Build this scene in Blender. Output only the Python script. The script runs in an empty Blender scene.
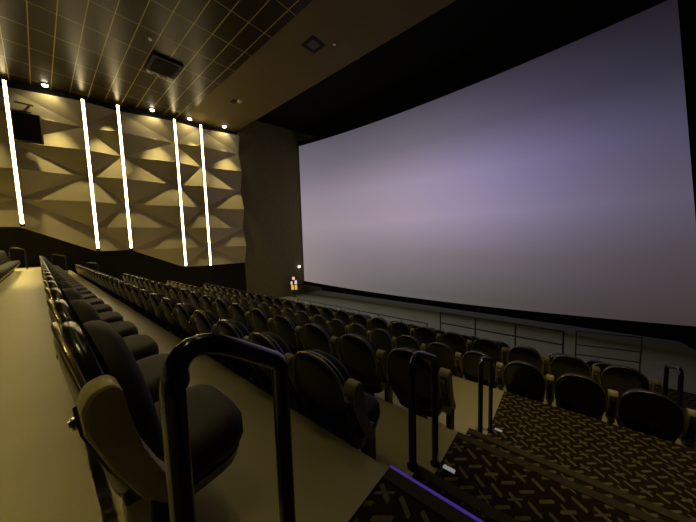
import bpy, bmesh, math, random
from mathutils import Vector, Matrix
random.seed(3)
S = bpy.context.scene
COL = S.collection
PI = math.pi

# ------------------------------------------------------------------ view
S.view_settings.view_transform = 'Standard'
S.view_settings.look = 'None'
S.view_settings.gamma = 1
S.view_settings.exposure = 0.0
S.view_settings.use_curve_mapping = False
try:
    S.cycles.use_denoising = True
    S.cycles.max_bounces = 8
    S.cycles.sample_clamp_indirect = 4.0
    S.cycles.caustics_reflective = False
    S.cycles.caustics_refractive = False
except Exception:
    pass

# ------------------------------------------------------------------ materials
def srgb(r, g, b):
    f = lambda c: ((c / 255 + .055) / 1.055) ** 2.4 if c > 10 else c / 255 / 12.92
    return (f(r), f(g), f(b), 1)

def mat(name, col, rough=.6, metal=0, spec=.5, noise=0, nscale=20, bump=0, bscale=60):
    m = bpy.data.materials.new(name); m.use_nodes = True
    nt = m.node_tree; b = nt.nodes['Principled BSDF']
    b.inputs['Base Color'].default_value = (*col[:3], 1)
    b.inputs['Roughness'].default_value = rough
    b.inputs['Metallic'].default_value = metal
    b.inputs['Specular IOR Level'].default_value = spec
    tc = nt.nodes.new('ShaderNodeTexCoord')
    if noise:
        n = nt.nodes.new('ShaderNodeTexNoise'); n.inputs['Scale'].default_value = nscale; n.inputs['Detail'].default_value = 4
        nt.links.new(tc.outputs['Object'], n.inputs['Vector'])
        mr = nt.nodes.new('ShaderNodeMapRange'); mr.inputs['To Min'].default_value = 1 - noise; mr.inputs['To Max'].default_value = 1 + noise
        nt.links.new(n.outputs['Fac'], mr.inputs['Value'])
        mx = nt.nodes.new('ShaderNodeVectorMath'); mx.operation = 'SCALE'
        mx.inputs[0].default_value = col[:3]
        nt.links.new(mr.outputs[0], mx.inputs['Scale']); nt.links.new(mx.outputs[0], b.inputs['Base Color'])
    if bump:
        n = nt.nodes.new('ShaderNodeTexNoise'); n.inputs['Scale'].default_value = bscale; n.inputs['Detail'].default_value = 3
        nt.links.new(tc.outputs['Object'], n.inputs['Vector'])
        bp = nt.nodes.new('ShaderNodeBump'); bp.inputs['Strength'].default_value = bump; bp.inputs['Distance'].default_value = .01
        nt.links.new(n.outputs['Fac'], bp.inputs['Height']); nt.links.new(bp.outputs[0], b.inputs['Normal'])
    return m

def emit(name, col, strength):
    m = bpy.data.materials.new(name); m.use_nodes = True
    nt = m.node_tree; b = nt.nodes['Principled BSDF']
    b.inputs['Base Color'].default_value = (.02, .02, .02, 1)
    b.inputs['Emission Color'].default_value = (*col[:3], 1)
    b.inputs['Emission Strength'].default_value = strength
    return m

WARM = (1, .78, .40)
M = {}
M['floor'] = mat('painted_concrete', (.52, .47, .30), .40, noise=.10, nscale=3, spec=.5)
M['front_floor'] = mat('front_floor', (.40, .46, .36), .6, noise=.15, nscale=2)
M['wall_dark'] = mat('dark_wall_cloth', (.22, .19, .09), .85, noise=.2, nscale=4, spec=.2)
M['masking'] = mat('black_masking', (.006, .006, .006), .9, spec=.1)
M['base_wall'] = mat('base_wall', (.014, .012, .009), .8, spec=.2)
M['panel'] = mat('beige_wall_panel', (.60, .53, .38), .6, noise=.05, nscale=1.5, bump=.1, bscale=20, spec=.3)
M['plaster'] = mat('ceiling_plaster', (.12, .09, .03), .75, noise=.1, nscale=3, spec=.25)
M['ceil_black'] = mat('black_ceiling', (.008, .008, .006), .9, spec=.1)
M['shell'] = mat('seat_shell_plastic', (.013, .012, .007), .20, spec=.7)
M['rim'] = mat('glint_rim_metal', (.42, .36, .20), .24, metal=.75, spec=.8)  # bright metallic tone stands in for glints on the shell edge
M['fabric'] = mat('seat_fabric', (.024, .021, .012), .62, spec=.35, noise=.5, nscale=220, bump=.25, bscale=300)
M['tan'] = mat('armrest_tan_plastic', (.50, .44, .26), .32, spec=.6)
M['steel'] = mat('dark_steel', (.03, .03, .028), .35, metal=.6)
M['chrome'] = mat('bolt_metal', (.45, .42, .35), .25, metal=1)
M['rail'] = mat('black_gloss_rail', (.006, .005, .004), .17, spec=.9)
M['front_rail'] = mat('grey_metal_rail', (.06, .06, .05), .4, metal=.5)
M['nosing'] = mat('stair_nosing_carpet', (.085, .066, .046), .9, noise=.3, nscale=80, spec=.1)
M['black'] = mat('matt_black', (.010, .010, .009), .7, spec=.2)
M['grille'] = mat('vent_grille', (.05, .045, .035), .6)
M['bracket'] = mat('pale_bracket', (.55, .50, .38), .4, metal=.3)
M['white'] = mat('white_plastic', (.7, .7, .65), .5)
M['red'] = mat('red_plastic', (.30, .02, .015), .5)
M['led'] = emit('led_strip', (1, .78, .38), 17)
M['lamp'] = emit('spot_lens', (1, .90, .68), 30)
M['purple'] = emit('purple_led', (.22, .10, 1), .18)
M['steplight'] = emit('step_light', (1, .95, .85), .22)
M['exitdot'] = emit('small_white_lamp', (1, .93, .8), 1.4)
M['signwhite'] = emit('sign_white', (1, .82, .66), .75)
M['signyellow'] = emit('sign_yellow', (1, .60, .08), .75)

def nodes_math(nt, op, a, b=None):
    n = nt.nodes.new('ShaderNodeMath'); n.operation = op
    for i, v in enumerate((a, b)):
        if v is None: continue
        if isinstance(v, (int, float)): n.inputs[i].default_value = v
        else: nt.links.new(v, n.inputs[i])
    return n.outputs[0]

def carpet():
    m = bpy.data.materials.new('patterned_carpet'); m.use_nodes = True
    nt = m.node_tree; b = nt.nodes['Principled BSDF']; L = nt.links
    tc = nt.nodes.new('ShaderNodeTexCoord'); sp = nt.nodes.new('ShaderNodeSeparateXYZ'); L.new(tc.outputs['Object'], sp.inputs[0])
    f = lambda op, a, bb=None: nodes_math(nt, op, a, bb)
    c = .092
    u = f('DIVIDE', sp.outputs[0], c); v = f('DIVIDE', f('ADD', sp.outputs[1], f('MULTIPLY', sp.outputs[2], .5)), c)
    iv = f('FLOOR', v); par = f('ABSOLUTE', f('MODULO', iv, 2.0))
    u = f('ADD', u, f('MULTIPLY', par, .5)); iu = f('FLOOR', u)
    fu = f('SUBTRACT', f('FRACT', u), .5); fv = f('SUBTRACT', f('FRACT', v), .5)
    sgn = f('SUBTRACT', f('MULTIPLY', par, 2.0), 1.0)
    d1 = f('ABSOLUTE', f('ADD', f('MULTIPLY', fu, .8), f('MULTIPLY', fv, sgn)))
    d2 = f('ABSOLUTE', f('SUBTRACT', f('MULTIPLY', fu, .8), f('MULTIPLY', fv, sgn)))
    inside = f('LESS_THAN', f('MAXIMUM', f('ABSOLUTE', fu), f('ABSOLUTE', fv)), .36)
    dash = f('MULTIPLY', f('LESS_THAN', d1, .15), inside)
    k = f('ABSOLUTE', f('MODULO', f('ADD', iu, f('MULTIPLY', iv, 2.0)), 4.0))
    cross = f('MULTIPLY', f('MULTIPLY', f('LESS_THAN', d2, .09), inside), f('LESS_THAN', k, .5))
    pat = f('MAXIMUM', dash, cross)
    n = nt.nodes.new('ShaderNodeTexNoise'); n.inputs['Scale'].default_value = 45; L.new(tc.outputs['Object'], n.inputs['Vector'])
    fac = f('MULTIPLY', pat, f('ADD', f('MULTIPLY', n.outputs['Fac'], .9), .35))
    mx = nt.nodes.new('ShaderNodeMix'); mx.data_type = 'RGBA'
    L.new(fac, mx.inputs['Factor']); mx.inputs['A'].default_value = (.030, .019, .009, 1); mx.inputs['B'].default_value = (.23, .20, .11, 1)
    L.new(mx.outputs['Result'], b.inputs['Base Color'])
    b.inputs['Roughness'].default_value = .95; b.inputs['Specular IOR Level'].default_value = .1
    return m
M['carpet'] = carpet()

def tile_ceiling():
    m = bpy.data.materials.new('dark_ceiling_tiles'); m.use_nodes = True
    nt = m.node_tree; b = nt.nodes['Principled BSDF']; L = nt.links
    tc = nt.nodes.new('ShaderNodeTexCoord'); sp = nt.nodes.new('ShaderNodeSeparateXYZ'); L.new(tc.outputs['Object'], sp.inputs[0])
    f = lambda op, a, bb=None: nodes_math(nt, op, a, bb)
    fy = f('ABSOLUTE', f('SUBTRACT', f('FRACT', f('DIVIDE', f('ADD', sp.outputs[1], 600 - .37 + .3 + .156), .605)), .5))
    fx = f('ABSOLUTE', f('SUBTRACT', f('FRACT', f('DIVIDE', f('ADD', sp.outputs[0], 601.4 + 14.0), 1.4)), .5))
    ly = f('LESS_THAN', fy, .021); lx = f('LESS_THAN', fx, .012)
    line = f('MAXIMUM', ly, f('MULTIPLY', lx, .55))
    mx = nt.nodes.new('ShaderNodeMix'); mx.data_type = 'RGBA'; L.new(line, mx.inputs['Factor'])
    mx.inputs['A'].default_value = (.020, .015, .003, 1); mx.inputs['B'].default_value = (.42, .34, .15, 1)
    L.new(mx.outputs['Result'], b.inputs['Base Color'])
    b.inputs['Roughness'].default_value = .30; b.inputs['Specular IOR Level'].default_value = .18
    return m
M['tiles'] = tile_ceiling()

GRID = [
[(0.271,0.220,0.201),(0.186,0.159,0.156),(0.145,0.130,0.129),(0.123,0.112,0.105),(0.097,0.087,0.079),(0.065,0.055,0.053),(0.046,0.034,0.035)],
[(0.291,0.236,0.239),(0.236,0.196,0.214),(0.219,0.184,0.206),(0.210,0.176,0.195),(0.172,0.146,0.168),(0.112,0.094,0.113),(0.069,0.053,0.060)],
[(0.335,0.272,0.301),(0.317,0.255,0.301),(0.343,0.271,0.332),(0.364,0.286,0.372),(0.301,0.248,0.371),(0.179,0.154,0.248),(0.092,0.077,0.106)],
[(0.294,0.245,0.290),(0.281,0.230,0.285),(0.312,0.251,0.317),(0.337,0.272,0.372),(0.268,0.225,0.377),(0.139,0.123,0.233),(0.062,0.056,0.090)],
[(0.192,0.166,0.209),(0.162,0.142,0.179),(0.162,0.141,0.177),(0.162,0.139,0.183),(0.117,0.101,0.157),(0.055,0.049,0.085),(0.025,0.023,0.037)],
[(0.126,0.113,0.153),(0.094,0.087,0.116),(0.082,0.076,0.098),(0.071,0.064,0.084),(0.047,0.040,0.058),(0.022,0.019,0.030),(0.012,0.010,0.016)]]
def screen_mat():
    # the pale picture that is being shown on the screen, as soft clouds of violet and grey
    m = bpy.data.materials.new('projected_picture'); m.use_nodes = True
    nt = m.node_tree; b = nt.nodes['Principled BSDF']; L = nt.links
    tc = nt.nodes.new('ShaderNodeTexCoord'); sp = nt.nodes.new('ShaderNodeSeparateXYZ'); L.new(tc.outputs['Object'], sp.inputs[0])
    f = lambda op, a, bb=None: nodes_math(nt, op, a, bb)
    u = f('DIVIDE', f('ADD', sp.outputs[0], 16.4), 19.4); v = f('DIVIDE', f('ADD', sp.outputs[2], 3.1), 10.5)
    prev = None
    for j, row in enumerate(GRID):
        r = nt.nodes.new('ShaderNodeValToRGB'); r.color_ramp.interpolation = 'B_SPLINE'
        e = r.color_ramp.elements
        e[0].position = 0; e[0].color = (*row[0], 1); e[1].position = 1; e[1].color = (*row[-1], 1)
        for i in range(1, 6):
            q = e.new(i / 6); q.color = (*row[i], 1)
        L.new(u, r.inputs[0])
        if prev is None: prev = r.outputs[0]; continue
        mr = nt.nodes.new('ShaderNodeMapRange'); mr.interpolation_type = 'LINEAR'
        mr.inputs['From Min'].default_value = (j - 1) / 5; mr.inputs['From Max'].default_value = j / 5
        L.new(v, mr.inputs['Value'])
        mx = nt.nodes.new('ShaderNodeMix'); mx.data_type = 'RGBA'
        L.new(mr.outputs[0], mx.inputs['Factor']); L.new(prev, mx.inputs['A']); L.new(r.outputs[0], mx.inputs['B'])
        prev = mx.outputs['Result']
    b.inputs['Base Color'].default_value = (.02, .02, .02, 1); b.inputs['Roughness'].default_value = 1; b.inputs['Specular IOR Level'].default_value = 0
    L.new(prev, b.inputs['Emission Color']); b.inputs['Emission Strength'].default_value = 1.0
    return m
M['screen'] = screen_mat()

# ------------------------------------------------------------------ helpers
def obj(name, bm, m, parent=None, smooth=False, loc=None):
    me = bpy.data.meshes.new(name)
    bmesh.ops.recalc_face_normals(bm, faces=bm.faces)
    bm.to_mesh(me); bm.free()
    me.materials.append(m)
    if smooth:
        for p in me.polygons: p.use_smooth = True
        try: me.set_sharp_from_angle(angle=math.radians(50))
        except Exception: pass
    o = bpy.data.objects.new(name, me); COL.objects.link(o)
    if parent: o.parent = parent
    if loc: o.location = loc
    return o

def tag(o, label=None, cat=None, group=None, kind=None):
    if label: o['label'] = label
    if cat: o['category'] = cat
    if group: o['group'] = group
    if kind: o['kind'] = kind
    return o

def empty(name, loc, rz=0):
    o = bpy.data.objects.new(name, None); COL.objects.link(o)
    o.location = loc; o.rotation_euler = (0, 0, rz); o.empty_display_size = .1
    return o

def add_box(bm, x0, x1, y0, y1, z0, z1, bev=0):
    vs = [bm.verts.new((x, y, z)) for z in (z0, z1) for y in (y0, y1) for x in (x0, x1)]
    fs = [bm.faces.new([vs[i] for i in q]) for q in ((0, 2, 3, 1), (4, 5, 7, 6), (0, 1, 5, 4), (2, 6, 7, 3), (0, 4, 6, 2), (1, 3, 7, 5))]
    if bev:
        es = list({e for f in fs for e in f.edges})
        bmesh.ops.bevel(bm, geom=es, offset=bev, segments=2, profile=.7, affect='EDGES')
    return bm

def box(*a, bev=0):
    return add_box(bmesh.new(), *a, bev=bev)

def add_prism(bm, pts, z0, z1):
    lo = [bm.verts.new((x, y, z0)) for x, y in pts]; hi = [bm.verts.new((x, y, z1)) for x, y in pts]
    n = len(pts)
    bm.faces.new(lo[::-1]); bm.faces.new(hi)
    for i in range(n): bm.faces.new((lo[i], lo[(i + 1) % n], hi[(i + 1) % n], hi[i]))
    return bm

def add_cyl(bm, a, b, r, n=14, r2=None):
    a = Vector(a); b = Vector(b); d = (b - a).normalized()
    t = d.orthogonal().normalized(); s = d.cross(t); r2 = r if r2 is None else r2
    A = [bm.verts.new(a + (t * math.cos(k * 2 * PI / n) + s * math.sin(k * 2 * PI / n)) * r) for k in range(n)]
    B = [bm.verts.new(b + (t * math.cos(k * 2 * PI / n) + s * math.sin(k * 2 * PI / n)) * r2) for k in range(n)]
    bm.faces.new(A[::-1]); bm.faces.new(B)
    for k in range(n): bm.faces.new((A[k], A[(k + 1) % n], B[(k + 1) % n], B[k]))
    return bm

def fillet(pts, rad, seg=7):
    pts = [Vector(p) for p in pts]; out = [pts[0]]
    for i in range(1, len(pts) - 1):
        p = pts[i]; a = (pts[i - 1] - p); b = (pts[i + 1] - p)
        r = rad[i - 1] if isinstance(rad, (list, tuple)) else rad
        ang = a.angle(b); d = min(r / math.tan(ang / 2), a.length * .49, b.length * .49)
        A = p + a.normalized() * d; B = p + b.normalized() * d
        for k in range(seg + 1):
            t = k / seg
            out.append(A * (1 - t) ** 2 + p * 2 * t * (1 - t) + B * t * t)
    out.append(pts[-1]); return out

def add_tube(bm, pts, r, n=14):
    pts = [Vector(p) for p in pts]; rings = []; up = None
    for i, p in enumerate(pts):
        if i == 0: d = pts[1] - p
        elif i == len(pts) - 1: d = p - pts[-2]
        else: d = (pts[i + 1] - p).normalized() + (p - pts[i - 1]).normalized()
        d.normalize()
        if up is None: up = d.orthogonal().normalized()
        up = (up - d * up.dot(d)).normalized(); s = d.cross(up)
        rings.append([bm.verts.new(p + (up * math.cos(k * 2 * PI / n) + s * math.sin(k * 2 * PI / n)) * r) for k in range(n)])
    for a, b in zip(rings, rings[1:]):
        for k in range(n): bm.faces.new((a[k], a[(k + 1) % n], b[(k + 1) % n], b[k]))
    bm.faces.new(rings[0][::-1]); bm.faces.new(rings[-1])
    return bm

def slab(outline, rings, mapf, bm=None):
    """closed solid: outline (u,v) inset by ring d and placed at depth w; mapf(u,v,w)->xyz"""
    bm = bm or bmesh.new()
    us = [p[0] for p in outline]; vs = [p[1] for p in outline]
    cu = (min(us) + max(us)) / 2; cv = (min(vs) + max(vs)) / 2
    hu = (max(us) - min(us)) / 2; hv = (max(vs) - min(vs)) / 2
    R = []
    for d, w in rings:
        if d is None:
            R.append(bm.verts.new(mapf(cu, cv, w))); continue
        su = max(.02, 1 - d / hu); sv = max(.02, 1 - d / hv)
        R.append([bm.verts.new(mapf(cu + (u - cu) * su, cv + (v - cv) * sv, w)) for u, v in outline])
    n = len(outline)
    for a, b in zip(R, R[1:]):
        if not isinstance(a, list):
            for k in range(n): bm.faces.new((a, b[(k + 1) % n], b[k]))
        elif not isinstance(b, list):
            for k in range(n): bm.faces.new((a[k], a[(k + 1) % n], b))
        else:
            for k in range(n): bm.faces.new((a[k], a[(k + 1) % n], b[(k + 1) % n], b[k]))
    return bm

# ------------------------------------------------------------------ the room
def wall_x(y): return -19.05 + .2013 * (y - .2)          # left side wall narrows towards the screen
def wall_xr(y): return 6.45 - .2013 * (y - .2)
def tier(bm, x0, x1, y0, y1, z, zb=-5.0):
    a = [(wall_x(y0) - .02 if x0 is None else x0, y0), (wall_xr(y0) + .02 if x1 is None else x1, y0),
         (wall_xr(y1) + .02 if x1 is None else x1, y1), (wall_x(y1) - .02 if x0 is None else x0, y1)]
    add_prism(bm, a, zb, z)

AISLE = -.60
T = {'Y': (-3.6, -2.15, .05), 'Z': (-2.15, -1.0, -.45), 'R': (-1.0, .06, -.79), 'A': (.06, .955, -1.05), 'C': (.955, 1.94, -1.48),
     'D': (1.94, 2.38, -1.79), 'L': (2.38, 3.95, -2.12), 'E': (3.95, 5.05, -2.49), 'F': (5.05, 6.05, -2.68),
     'G': (6.05, 7.05, -3.05), 'H': (7.05, 8.55, -3.40)}
bm = bmesh.new()
tier(bm, None, AISLE, -6.0, -2.15, .05)
for k in 'ZRACDL':
    y0, y1, z = T[k]; tier(bm, None, AISLE, y0, y1, z)
for k in 'EFGH':
    y0, y1, z = T[k]; tier(bm, None, 1.10, y0, y1, z)
tag(obj('floor', bm, M['floor']), 'beige painted concrete seating tiers stepping down to the screen', kind='structure')
bm = bmesh.new(); tier(bm, None, None, 8.55, 15.4, -4.2)
tag(obj('floor_front', bm, M['front_floor']), 'dim grey flat floor below the screen', kind='structure')

# carpeted stairs: each tier plus a half step
bm = bmesh.new(); nos = []
def carpet_tier(x0, y0, y1, z, half=None):
    tier(bm, x0, None, y0, y1, z)
order = ['Z', 'R', 'A', 'C', 'D', 'L']
tier(bm, AISLE, None, -6.0, -2.15, .05)
for i, k in enumerate(order):
    y0, y1, z = T[k]
    zp = .05 if i == 0 else T[order[i - 1]][2]
    if k in 'CDL':
        zm = (z + zp) / 2; tier(bm, AISLE, None, y0, y0 + .31, zm); tier(bm, AISLE, None, y0 + .31, y1, z)
        nos.append((AISLE, y0, zp)); nos.append((AISLE, y0 + .31, zm))
    else:
        tier(bm, AISLE, None, y0, y1, z)
nos.append((AISLE, 3.95, T['L'][2]))
ordr = ['L', 'E', 'F', 'G', 'H']
for i in range(1, 5):
    y0, y1, z = T[ordr[i]]; zp = T[ordr[i - 1]][2]; zm = (z + zp) / 2
    tier(bm, 1.10, None, y0, y0 + .31, zm); tier(bm, 1.10, None, y0 + .31, y1, z)
    nos.append((1.10, y0, zp)) if i > 1 else None
    nos.append((1.10, y0 + .31, zm))
tag(obj('stairs', bm, M['carpet']), 'stairs and landing in dark brown carpet patterned with cream dashes', kind='structure')
k = 0
for x0, y, z in nos:
    if y == 3.95 : continue
    k += 1
    b = box(x0 + .002, min(3.0, wall_xr(y) - .05), y - .055, y + .006, z - .03, z + .005, bev=.003)
    tag(obj('trim_%d' % k, b, M['nosing']), 'brown carpet nosing strip along a stair edge', kind='structure')
# metal edge on concrete tiers at the aisle
for key in 'ACD':
    y0, y1, z = T[key]; k += 1
    tag(obj('trim_%d' % k, box(AISLE - .035, AISLE + .004, max(y0, .0) + .02, y1, z - .03, z + .006), M['floor']), 'beige edge strip of a seating tier at the stairs', kind='structure')

# walls
def wallmesh(fn, y0, y1, z0, z1, th):
    bm = bmesh.new(); s = 1 if th > 0 else -1
    add_prism(bm, [(fn(y0), y0), (fn(y1), y1), (fn(y1) + th, y1), (fn(y0) + th, y0)], z0, z1); return bm
tag(obj('wall_left', wallmesh(wall_x, -6.0, 9.25, -5, 7.6, -.3), M['base_wall']), 'dark side wall', kind='structure')
tag(obj('wall_left_front', wallmesh(wall_x, 9.25, 15.4, -5, 9.2, -.3), M['wall_dark']), 'dark brown side wall next to the screen', kind='structure')
tag(obj('wall_right', wallmesh(wall_xr, -6.0, 15.4, -5, 9.2, .3), M['base_wall']), 'black right side wall', kind='structure')
tag(obj('wall_front', box(wall_x(15.4) - .3, wall_xr(15.4) + .3, 15.4, 15.7, -5, 9.2), M['masking']), 'black wall behind the screen', kind='structure')
tag(obj('wall_back', box(-20.6, 7.4, -6.3, -6.0, -5, 7.6), M['base_wall']), 'dark back wall', kind='structure')
# ceiling: tiles at the back, plain board nearer the screen, black void above the screen
def ceil(y0, y1, z, th=.15):
    bm = bmesh.new(); add_prism(bm, [(wall_x(y0) - .3, y0), (wall_xr(y0) + .3, y0), (wall_xr(y1) + .3, y1), (wall_x(y1) - .3, y1)], z, z + th); return bm
tag(obj('ceiling', ceil(-6.0, 6.12, 7.5), M['tiles']), 'dark gridded tile ceiling', kind='structure')
tag(obj('ceiling_board', ceil(6.12, 9.15, 7.5), M['plaster']), 'plain olive brown ceiling board', kind='structure')
tag(obj('ceiling_void', ceil(9.15, 15.4, 8.6), M['ceil_black']), 'black ceiling in front of the screen', kind='structure')
bm = bmesh.new(); add_prism(bm, [(wall_x(9.15), 9.15), (wall_xr(9.15), 9.15), (wall_xr(9.25), 9.25), (wall_x(9.25), 9.25)], 7.65, 8.6)
tag(obj('trim_90', bm, M['ceil_black']), 'black step of the ceiling', kind='structure')

# ------------------------------------------------------------------ screen
def screen():
    root = empty('cinema_screen', (-6.8, 13.9, -4.2))
    tag(root, 'huge slightly curved cinema screen glowing pale violet and grey, filling the front wall', 'screen')
    bm = bmesh.new(); nx, nz = 48, 12
    def P(u, v, off=0):
        xb = -16.24 + (3.50 + 16.24) * u; xt = -16.20 + (2.48 + 16.20) * u; cu = 4 * u * (1 - u)
        return Vector((xb * (1 - v) + xt * v, 13.7 + .34 * cu + off, (-3.15 - .34 * cu) * (1 - v) + (7.44 - .20 * cu) * v))
    g = [[bm.verts.new(P(i / nx, j / nz)) for j in range(nz + 1)] for i in range(nx + 1)]
    h = [[bm.verts.new(P(i / nx, j / nz, .04)) for j in range(nz + 1)] for i in range(nx + 1)]
    for i in range(nx):
        for j in range(nz):
            bm.faces.new((g[i][j], g[i + 1][j], g[i + 1][j + 1], g[i][j + 1])); bm.faces.new((h[i][j], h[i][j + 1], h[i + 1][j + 1], h[i + 1][j]))
    for j in range(nz):
        bm.faces.new((g[0][j], g[0][j + 1], h[0][j + 1], h[0][j])); bm.faces.new((g[nx][j], h[nx][j], h[nx][j + 1], g[nx][j + 1]))
    for i in range(nx):
        bm.faces.new((g[i][0], h[i][0], h[i + 1][0], g[i + 1][0])); bm.faces.new((g[i][nz], g[i + 1][nz], h[i + 1][nz], h[i][nz]))
    s = obj('screen_surface', bm, M['screen'], root, smooth=True); s.matrix_parent_inverse = Matrix.Translation(root.location).inverted()
    for (v0, v1) in ((-.024, -.002), (1.002, 1.03)):
        prev = None; bm = bmesh.new()
        for i in range(nx + 1):
            u = i / nx; ring = [bm.verts.new(q) for q in (P(u, v0, -.05), P(u, v1, -.05), P(u, v1, .1), P(u, v0, .1))]
            if prev:
                for k in range(4): bm.faces.new((prev[k], prev[(k + 1) % 4], ring[(k + 1) % 4], ring[k]))
            else: bm.faces.new(ring)
            prev = ring
        bm.faces.new(prev[::-1])
        fr = obj('masking_border', bm, M['masking'], root); fr.matrix_parent_inverse = Matrix.Translation(root.location).inverted()
    return root
screen()

# ------------------------------------------------------------------ faceted wall panels
def panels():
    colsY = [-2.85, -.45, 1.93, 3.29, 5.66, 6.98, 9.22]
    # vertical zig-zag: columns alternate recessed and proud nodes, neighbours half a step apart
    Z = [7.2, 6.03, 4.86, 3.63, 2.34, 1.07, -.15, -1.30]
    cut = {0: 5, 1: 5, 2: 6, 3: 6, 4: 7, 5: 7, 6: 7}                # lowest node of each column
    IN, OUT = .05, .37
    root = empty('wall_panel', (wall_x(3), 3, -1.3))
    tag(root, 'large cream wall cladding of folded triangular facets on the left side wall', 'wall panel')
    bm = bmesh.new()
    def proud(c, r):      # column c row r
        base = {0: 0, 1: 1, 2: 0, 3: 1, 4: 0, 5: 1, 6: 0}[c]
        return (r % 2) == base
    V = {}
    wallv = {}
    for c, y in enumerate(colsY):
        for r, z in enumerate(Z[:cut[c] + 1]):
            off = OUT if proud(c, r) else IN
            if r == 0: off = .33 if proud(c, r) else IN
            V[c, r] = bm.verts.new((wall_x(y) + off, y, z))
    for c in range(6):
        n = min(cut[c], cut[c + 1])
        for r in range(n):
            a, b, d, e = V[c, r], V[c + 1, r], V[c, r + 1], V[c + 1, r + 1]
            # the diagonal joins the two recessed nodes
            if not proud(c, r) : bm.faces.new((a, b, e)); bm.faces.new((a, e, d))
            else: bm.faces.new((a, b, d)); bm.faces.new((b, e, d))
        lo, hi = (c, c + 1) if cut[c] < cut[c + 1] else (c + 1, c)
        if cut[c] != cut[c + 1]:
            bm.faces.new((V[lo, n], V[hi, n], V[hi, n + 1]))
    # closing side and bottom faces back to the wall
    be = [e for e in bm.edges if len(e.link_faces) == 1]
    back = {}
    for e in be:
        for v in e.verts:
            if v not in back:
                back[v] = None
    for v in list(back):
        back[v] = bm.verts.new((wall_x(v.co.y) + .005, v.co.y, v.co.z))
    for e in be:
        a, b = e.verts; bm.faces.new((a, b, back[b], back[a]))
    f = obj('faceted_cladding', bm, M['panel'], root); f.matrix_parent_inverse = Matrix.Translation(root.location).inverted()
    # flat upper band up to the ceiling
    bm = bmesh.new()
    add_prism(bm, [(wall_x(-2.85) + .005, -2.85), (wall_x(9.22) + .005, 9.22), (wall_x(9.22) + .05, 9.22), (wall_x(-2.85) + .05, -2.85)], 7.205, 7.495)
    f = obj('top_band', bm, M['base_wall'], root); f.matrix_parent_inverse = Matrix.Translation(root.location).inverted()
    # returning slope at the right end, tucked under the top corner
    return root
panels()

# LED strips standing proud of the panels
strips = [(-.36, 7.32, 1.2, 'at the far left'), (1.97, 7.24, 0.0, 'second from the left'), (3.24, 7.34, -.04, 'third from the left'),
          (5.64, 7.26, -1.2, 'fourth from the left'), (6.95, 7.28, -1.3, 'rightmost, nearest the screen')]
for y, zt, zb, w in strips:
    root = empty('light_strip', (wall_x(y) + .43, y, zb))
    tag(root, 'vertical warm white light strip on the faceted wall, ' + w, 'light strip', 'vertical light strips on the side wall')
    obj('diffuser', box(-.028, .03, -.050, .050, 0, zt - zb), M['led'], root)
    b = bmesh.new(); h_ = zt - zb + .02       # U-shaped channel: the light only leaves towards the room
    add_prism(b, [(-.06, -.065), (.036, -.065), (.036, -.052), (-.031, -.052), (-.031, .052), (.036, .052), (.036, .065), (-.06, .065)], -.004, h_)
    obj('housing', b, M['black'], root)
    obj('end_cap', box(-.06, .04, -.07, .07, -.13, -.006, bev=.005), M['black'], root)
    obj('mounting_arm', box(-.40, -.062, -.03, .03, (zt - zb) * .5 - .05, (zt - zb) * .5 + .05), M['black'], root)

LC = (1, .79, .30)
SPOT_WIDE, SPOT_NARROW = 24, 900
# spotlights over the panels; the second entry is an added beam without a fixture
spots = [(-1.6, None), (2.6, None), (.79, 'leftmost, above the dark wall opening'), (4.62, 'between the third and fourth light strips'), (6.35, 'between the fourth and fifth light strips'), (8.2, 'rightmost, beyond the last light strip')]
for y, w in spots:
    x = wall_x(y) + .60
    if w:
        root = empty('ceiling_spotlight', (x, y, 7.5))
        tag(root, 'small glowing ceiling spotlight over the faceted wall, ' + w, 'spotlight', 'spotlights along the top of the faceted wall')
        b = bmesh.new(); add_cyl(b, (0, 0, 0), (0, 0, -.05), .12, 20); obj('trim_ring', b, M['black'], root, smooth=True)
        b = bmesh.new(); add_cyl(b, (0, 0, -.052), (0, 0, -.10), .10, 20, r2=.085); obj('lens', b, M['lamp'], root, smooth=True)
    for e, ang, bl, ax in ((SPOT_WIDE * (w is not None), 110, .4, -.75), (SPOT_NARROW, 48, 1.0, .07)):
        l = bpy.data.lights.new('wall_spot_light', 'SPOT'); l.energy = e; l.color = LC; l.spot_size = math.radians(ang); l.spot_blend = bl; l.shadow_soft_size = .06
        o = bpy.data.objects.new('wall_spot_light', l); COL.objects.link(o); o.location = (x, y, 7.36)
        o.rotation_euler = Vector((ax, 0, -1)).to_track_quat('-Z', 'Y').to_euler()

# unseen ceiling spots: added ones for seat highlights, one over the landing
def spot(loc, tgt, e, ang, blend=.6, r=.15, col=(1, .79, .30)):
    l = bpy.data.lights.new('unseen_ceiling_spot', 'SPOT'); l.energy = e; l.color = col; l.spot_size = math.radians(ang); l.spot_blend = blend; l.shadow_soft_size = r
    o = bpy.data.objects.new('unseen_ceiling_spot', l); COL.objects.link(o); o.location = loc
    o.rotation_euler = (Vector(tgt) - Vector(loc)).to_track_quat('-Z', 'Y').to_euler()
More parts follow.
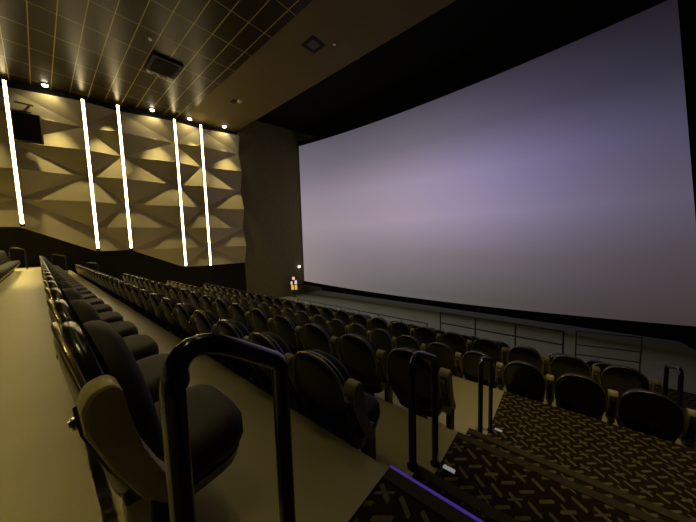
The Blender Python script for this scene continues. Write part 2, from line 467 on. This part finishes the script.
# added area lights without fixtures, brightening the rear walkway and the seat rows
for x0, x1, y, ty, e, sp in ((-18.0, -9.0, -1.8, -1.25, 58, 24), (-9.0, .4, -1.8, -1.25, 13, 24), (-17.0, -2.0, 2.2, 3.0, 7, 110)):
    l = bpy.data.lights.new('unseen_area_fill', 'AREA'); l.shape = 'RECTANGLE'; l.size = x1 - x0; l.size_y = .25; l.energy = e * 3; l.color = LC; l.spread = math.radians(sp)
    o = bpy.data.objects.new('unseen_area_fill', l); COL.objects.link(o); o.location = ((x0 + x1) / 2, y, 7.44)
    o.rotation_euler = (math.atan2(ty - y, 8.2), 0, 0)
for x, y in ((-7.6, 3.0), (-4.2, 5.2), (-1.2, 2.6), (-5.5, -.4)):
    spot((x, y, 7.4), (x - .5, y + .8, -2), 32, 120, .6, .06)  # added for crisp glints on the seats, no fixtures there
spot((.6, 3.3, 7.4), (.3, 3.3, -2.1), 560, 26, .9)

# ------------------------------------------------------------------ cinema seats
def make_seat():
    root = empty('cinema_chair', (0, 0, 0))
    # -- back shell outline: domed top, straight sides, narrower foot
    out = []
    N = 36
    for k in range(N):
        a = 2 * PI * k / N
        c, s = math.cos(a), math.sin(a)
        n = 2.4 if s > 0 else 4.5
        r = (abs(c) ** n + abs(s) ** n) ** (-1 / n)
        u = .245 * c * r; v = (.27 * s * r)
        u *= 1 - .10 * max(0, -v / .27)
        out.append((u, .545 + v * 1.05))
    def lean(u, v, w): return (u, w + .115 - (v - .38) * .17 + .28 * u * u, v)
    obj('backrest_shell', slab(out, [(None, -.040), (.12, -.039), (.05, -.035), (.020, -.026), (.006, -.012), (0, .004), (.004, .02), (.02, .03), (None, .03)], lean), M['shell'], root, smooth=True)
    obj('back_cushion', slab([(u * .95, .55 + (v - .545) * .94) for u, v in out], [(None, .030), (.03, .030), (.004, .036), (0, .055), (.004, .078), (.018, .095), (.05, .105), (.12, .102), (None, .095)], lean), M['fabric'], root, smooth=True)
    # -- rim tube added over the shell's top edge to carry its highlights
    rim = []
    for k in range(-2, 21):
        p = out[k % N]; q = lean(.0 + p[0] * .985, .545 + (p[1] - .545) * .99, -.021)
        rim.append(Vector(q))
    b = bmesh.new(); add_tube(b, rim, .0080, 8)
    obj('backrest_glint_rim', b, M['rim'], root, smooth=True)
    # -- seat cushion (thick, rounded front)
    o2 = []
    for k in range(32):
        a = 2 * PI * k / 32; c, s = math.cos(a), math.sin(a); r = (abs(c) ** 4 + abs(s) ** 4) ** (-1 / 4)
        o2.append((.232 * c * r, .320 + .185 * s * r))
    def sm(u, v, w): return (u, v - .01, w - .035 + (v - .34) * .10)
    obj('seat_cushion', slab(o2, [(None, .29), (.04, .292), (.012, .305), (0, .34), (.002, .385), (.014, .412), (.04, .426), (.09, .430), (None, .420)], sm), M['fabric'], root, smooth=True)
    b = slab([(u * .93, .345 + (v - .345) * .9) for u, v in o2], [(None, .235), (.04, .236), (.01, .25), (0, .29), (None, .288)], sm)
    obj('seat_pan', b, M['shell'], root, smooth=True)
    b = bmesh.new(); add_box(b, -.05, .05, .20, .32, .002, .20, bev=.008)
    obj('pedestal', b, M['steel'], root)
    return root

def arm_parts(root, x):
    """folded-up armrest at local x: tan rounded pad standing on a black post, with hinge bolts"""
    def q(y, z): return (y, z)
    # side outline (y,z) of the upright pad, leaning back with the backrest
    path = [(.200, .33), (.130, .40), (.075, .52), (.038, .63), (.034, .69), (.052, .724), (.088, .734), (.108, .716), (.117, .65), (.140, .54), (.180, .44), (.228, .36)]
    pts = fillet([(0, *p) for p in path] , .03, 3)
    out = [(p.y, p.z) for p in pts]
    arm = obj('armrest', slab(out, [(0.010, -.042), (.003, -.040), (0, -.032), (0, .032), (.003, .040), (.010, .042)], lambda u, v, w: (w, u, v)), M['tan'], root, smooth=True, loc=(x, 0, 0))
    # cap the two open sides
    me = arm.data; bm = bmesh.new(); bm.from_mesh(me)
    be = [e for e in bm.edges if len(e.link_faces) == 1]
    bmesh.ops.holes_fill(bm, edges=be); bmesh.ops.recalc_face_normals(bm, faces=bm.faces); bm.to_mesh(me); bm.free()
    for p in me.polygons: p.use_smooth = len(p.vertices) == 4
    b = bmesh.new()                          # black rear spine following the pad
    sp = [(.205, .33), (.140, .40), (.084, .52), (.047, .630), (.041, .680)]
    prev = None
    for y, z in sp:
        ring = [b.verts.new(q) for q in ((-.030, y, z), (.030, y, z), (.026, y - .014, z - .004), (-.026, y - .014, z - .004))]
        if prev:
            for k in range(4): b.faces.new((prev[k], prev[(k + 1) % 4], ring[(k + 1) % 4], ring[k]))
        else: b.faces.new(ring)
        prev = ring
    b.faces.new(prev[::-1])
    obj('rear_spine', b, M['shell'], arm)
    b = bmesh.new(); add_cyl(b, (0, .040, .655), (0, .022, .653), .018, 16); add_cyl(b, (0, .0219, .653), (0, .018, .6525), .010, 12)
    obj('hinge_bolt', b, M['chrome'], arm, smooth=True)
    b = bmesh.new(); add_box(b, -.020, .020, .15, .25, .006, .40, bev=.008)
    obj('support_post', b, M['steel'], arm)
    b = bmesh.new(); add_box(b, -.030, .030, .095, .145, .345, .40, bev=.006)
    obj('side_bracket', b, M['bracket'], arm)
    return arm

ORD = ['first', 'second', 'third', 'fourth', 'fifth', 'sixth', 'seventh', 'eighth', 'ninth', 'tenth', 'eleventh', 'twelfth', 'thirteenth', 'fourteenth',
       'fifteenth', 'sixteenth', 'seventeenth', 'eighteenth', 'nineteenth', 'twentieth']
for t in ['twenty-' + w for w in ORD[:9]] + ['thirtieth']: ORD.append(t)

proto = make_seat()
arm_parts(proto, -.29)
end_arm = arm_parts(proto, .29)
proto_children = list(proto.children)
def copy_seat(loc, first, pitch):
    r = proto.copy(); COL.objects.link(r); r.location = loc; k_ = min(1.0, pitch / .586)
    r.scale = (k_, 1, 1)
    for ch in proto_children:
        if ch == end_arm and not first: continue
        c = ch.copy(); COL.objects.link(c); c.parent = r
        if ch.name.startswith('armrest'): c.location.x = math.copysign(pitch / 2 / k_, ch.location.x)
        for g in ch.children:
            d = g.copy(); COL.objects.link(d); d.parent = c
    return r

# row key: (first seat x, last x, pitch, y of base, floor z, where text, group)
rows = [
 ('R', -8.4, -16.4, .56, -.97, T['R'][2], 'rearmost row, from its right end', 'seats in the rearmost row'),
 ('A', -1.14, -16.2, .57, -.005, T['A'][2], 'nearest row, counting from the foreground handrail', 'seats in the nearest row'),
 ('C', -1.13, -16.1, .55, .95, T['C'][2], 'second row down, counting from the stairs', 'seats in the second row'),
 ('D', -1.03, -12.9, .61, 1.96, T['D'][2], 'third row down, counting from the stairs', 'seats in the third row'),
 ('E', .72, -15.3, .555, 3.93, T['E'][2], 'first row past the landing, from right', 'seats in the row in front of the landing'),
 ('F', .67, -13.3, .58, 5.03, T['F'][2], 'second row past the landing, from right', 'seats in the second row beyond the landing'),
 ('G', .60, -13.0, .58, 6.03, T['G'][2], 'third row past the landing, from right', 'seats in the third row beyond the landing'),
 ('H', .55, -12.8, .58, 7.03, T['H'][2], 'frontmost row by the railing, from right', 'seats in the frontmost row'),
]
for key, xa, xb, p, y, z, where, grp in rows:
    i = 0; x = xa
    while x > xb:
        r = copy_seat((x, y, z), i == 0, p)
        tag(r, 'black cinema seat, %s in the %s' % (ORD[i], where), 'seat', grp)
        pass
        i += 1; x -= p
for ch in proto_children:
    for g in list(ch.children): bpy.data.objects.remove(g)
    bpy.data.objects.remove(ch)
bpy.data.objects.remove(proto)

# ------------------------------------------------------------------ handrails by the stairs
def loop_rail(y0, z0t, z0b, y1, z1t, z1b, label, r=.0235, x=-.62, rad=(.10, .05), m=None, grp='handrails'):
    root = empty('handrail', (x, y0, z0b))
    tag(root, label, 'handrail', grp)
    pts = fillet([(0, 0, 0.004), (0, 0, z0t - z0b), (0, y1 - y0, z1t - z0b), (0, y1 - y0, z1b - z0b + .004)], list(rad), 9)
    b = bmesh.new(); add_tube(b, pts, r, 18)
    obj('rail_tube', b, m or M['rail'], root, smooth=True)
    for dy, dz in ((0, 0), (y1 - y0, z1b - z0b)):
        b = bmesh.new(); add_cyl(b, (0, dy, dz + .001), (0, dy, dz + .012), r * 1.5, 20)
        obj('base_flange', b, m or M['rail'], root, smooth=True)
    return root
loop_rail(.155, -.165, T['A'][2], .415, -.335, T['A'][2], 'thick glossy black looped handrail in the left foreground at the end of the nearest row', rad=(.085, .045), x=-.615)
loop_rail(1.24, -.60, (T['A'][2] + T['C'][2]) / 2, 1.56, -.76, T['C'][2], 'black looped handrail at the stairs beside the second row end seat', r=.021)
loop_rail(2.58, -1.13, (T['D'][2] + T['L'][2]) / 2, 3.02, -1.31, T['L'][2], 'black looped handrail at the stairs on the edge of the carpeted landing', r=.021, x=-.585)
loop_rail(5.12, -1.75, -2.65 + .006, 5.72, -1.95, T['F'][2], 'black looped handrail at the far right, right of the row ends', x=1.16)
ends = [(-16.9, 'R'), (-16.7, 'A'), (-16.6, 'C')]
loop_rail(-.75, .15, T['R'][2], -.35, .05, T['R'][2], 'dim looped handrail at the far left end of the rearmost row', x=-17.2)
loop_rail(.35, -.18, T['A'][2], .75, -.30, T['A'][2], 'dim looped handrail at the far left end of the nearest row', x=-16.9)
loop_rail(1.35, -.62, T['C'][2], 1.75, -.72, T['C'][2], 'dim looped handrail at the far left end of the second row', x=-16.8)

# ------------------------------------------------------------------ front railings
def railing(x0, x1, y, zf, bars, posts, label, r=.02, m=None, rz=0):
    root = empty('railing', ((x0 + x1) / 2, y, zf), rz); tag(root, label, 'railing', 'railings in front of the seats')
    cx = (x0 + x1) / 2
    for z in bars:
        b = bmesh.new(); add_cyl(b, (x0 - cx, 0, z - zf), (x1 - cx, 0, z - zf), r, 10); obj('bar', b, m or M['front_rail'], root, smooth=True)
    top = max(bars)
    for p in posts:
        b = bmesh.new(); add_cyl(b, (p - cx, 0, .003), (p - cx, 0, top - zf), r, 10); obj('post', b, m or M['front_rail'], root, smooth=True)
zH = T['H'][2]
railing(-10.2, -3.45, 8.12, zH, (-2.83, -3.1), [-10.2 + .96 * k for k in range(8)], 'low thin railing with short posts in front of the frontmost row, left part', .017)
railing(-3.05, .02, 8.12, zH, (-2.38, -2.72), [-3.04, -2.0, -1.0, .0], 'taller two-bar railing below the middle of the screen')
railing(.20, 1.36, 8.28, zH, (-2.33, -2.66, -2.90), [-.0 + .22, 1.34], 'three-bar railing below the right part of the screen', .014, mat('pale_rail', (.14, .14, .12), .4, metal=.3), rz=.24)

# ------------------------------------------------------------------ stair lights
b = box(0, 1.6, -.006, .003, -.004, .005)
tag(obj('stair_light_strip', b, M['purple'], loc=(AISLE, .972, -1.05)), 'thin glowing purple light line along the top stair edge', 'stair light')
for x, y, z, w in ((AISLE + .03, 1.56, -1.48 + .003, 'by the foot of the second handrail'), (AISLE + .05, 3.06, -2.12 + .003, 'by the foot of the landing handrail')):
    root = empty('step_light', (x, y, z)); tag(root, 'tiny white step light on the stairs ' + w, 'step light', 'step lights')
    obj('light_lens', box(0, .07, 0, .022, .004, .014), M['steplight'], root)
    obj('light_body', box(-.006, .076, -.006, .028, 0, .004), M['black'], root)

# ------------------------------------------------------------------ things on ceiling and wall
root = empty('ceiling_speaker_box', (-13.05, 3.98, 7.5)); tag(root, 'dark square box hanging in the tiled ceiling with pale bracket at its side', 'ceiling unit')
b = box(-.62, .62, -.52, .52, -.10, -.002, bev=.01); obj('housing', b, M['black'], root)
b = box(-.5, .5, -.4, .4, -.112, -.102); obj('grille', b, M['masking'], root)
b = bmesh.new(); add_tube(b, [(-.66, -.45, -.03), (-.72, -.30, -.12), (-.66, -.12, -.06), (-.74, .06, -.14), (-.66, .22, -.05)], .04, 8); add_box(b, -.80, -.64, -.42, -.30, -.10, -.02); add_box(b, -.76, -.64, .10, .2, -.12, -.02)
obj('bracket', b, M['bracket'], root)
root = empty('ceiling_vent', (-7.62, 7.38, 7.5)); tag(root, 'small dark square ceiling vent left of the screen top', 'ceiling vent')
b = bmesh.new()
for a in ((-.32, .32, -.32, -.2), (-.32, .32, .2, .32), (-.32, -.2, -.2, .2), (.2, .32, -.2, .2)): add_box(b, *a, -.03, -.002)
obj('frame', b, M['black'], root); obj('grille', box(-.19, .19, -.19, .19, -.02, -.002), M['bracket'] if False else M['grille'], root)
root = empty('smoke_detector', (-13.45, 7.35, 7.5)); tag(root, 'small pale triangular fitting on the plain ceiling above the last spotlight', 'ceiling fitting')
b = bmesh.new(); add_cyl(b, (.05, .1, -.002), (.05, .1, -.10), .16, 4, r2=.07); obj('body', b, M['bracket'], root)
obj('base_plate', box(-.34, -.02, -.22, .0, -.04, -.002), M['black'], root)
for x, y, w in ((-11.7, 3.2, 'above the dark ceiling box'), (-6.97, 7.85, 'right of the square vent')):
    root = empty('ceiling_sprinkler', (x, y, 7.5)); tag(root, 'tiny pale sprinkler head on the ceiling ' + w, 'sprinkler')
    b = bmesh.new(); add_cyl(b, (0, 0, .03), (0, 0, -.05), .05, 10); add_cyl(b, (0, 0, -.05), (0, 0, -.07), .06, 10); obj('nozzle', b, M['white'], root)
# dark surround speaker on the panels
root = empty('surround_speaker', (wall_x(.15) + .56, .15, 5.42)); tag(root, 'black box speaker on the faceted wall beside the leftmost light strip', 'speaker')
root.rotation_euler = (0, 0, -math.atan(.2013))
obj('cabinet', box(-.16, .12, -.40, .40, -.60, .60, bev=.02), M['black'], root)
obj('speaker_grille', box(.122, .135, -.36, .36, -.56, .56), M['base_wall'], root)
obj('mount', box(-.55, -.162, -.06, .06, -.06, .06), M['black'], root)
root = empty('wall_bracket', (wall_x(.25) + .33, .25, 6.42)); tag(root, 'thin bar bracket on the cream facet above the black speaker', 'bracket')
b = bmesh.new(); add_box(b, 0, .05, -.42, .12, .06, .12); add_box(b, 0, .05, -.1, .05, -.26, -.23); obj('bar', b, M['grille'], root)
obj('foot', box(-.30, -.001, -.03, .03, .07, .11), M['grille'], root)

# lamp and small warning sign beside the screen
root = empty('wall_lamp', (wall_x(13.3) + .05, 13.3, -1.95)); tag(root, 'tiny white lamp on the wall at the left edge of the screen', 'lamp')
obj('lens', box(0, .10, -.11, .11, -.09, .09, bev=.02), M['exitdot'], root); obj('base', box(-.045, -.001, -.07, .07, -.07, .07), M['black'], root)
root = empty('floor_sign', (-16.0, 12.45, -4.2), math.radians(38)); tag(root, 'small upright red sign with white and yellow lit patches, left of the screen', 'sign')
obj('board', box(-.26, .26, -.02, .03, .55, 1.58, bev=.01), M['red'], root)
for n, a, mm in (('white_patch', (-.11, .09, 1.33, 1.55), 'signwhite'), ('white_patch', (-.24, -.10, .96, 1.20), 'signwhite'), ('white_patch', (.06, .24, .99, 1.27), 'signwhite'),
                 ('yellow_patch', (-.21, -.03, .56, .92), 'signyellow'), ('yellow_patch', (.05, .24, .56, .92), 'signyellow')):
    obj(n, box(a[0], a[1], -.03, -.0201, a[2], a[3]), M[mm], root)
b = bmesh.new(); add_cyl(b, (0, .005, .02), (0, .005, .56), .025, 10); obj('post', b, M['black'], root)
b = bmesh.new(); add_cyl(b, (0, .005, 0), (0, .005, .02), .18, 16); obj('foot', b, M['black'], root)

# ------------------------------------------------------------------ world
w = bpy.data.worlds.new('room_air'); S.world = w; w.use_nodes = True
w.node_tree.nodes['Background'].inputs[0].default_value = (1, .85, .55, 1); w.node_tree.nodes['Background'].inputs[1].default_value = 0.0

# ------------------------------------------------------------------ camera
cd = bpy.data.cameras.new('camera'); cam = bpy.data.objects.new('camera', cd); COL.objects.link(cam)
R = [[0.7659085320892076, -0.027177399525746077, 0.6423748978812709], [0.6422427309874272, 0.07917444341845997, -0.7624012604942284], [-0.030139591350355634, 0.9964902390211332, 0.07809486903016427]]
cam.matrix_world = Matrix(R).to_4x4()
cd.sensor_width = 36; cd.lens = 260 / 696 * 36; cd.clip_start = .02
S.camera = cam
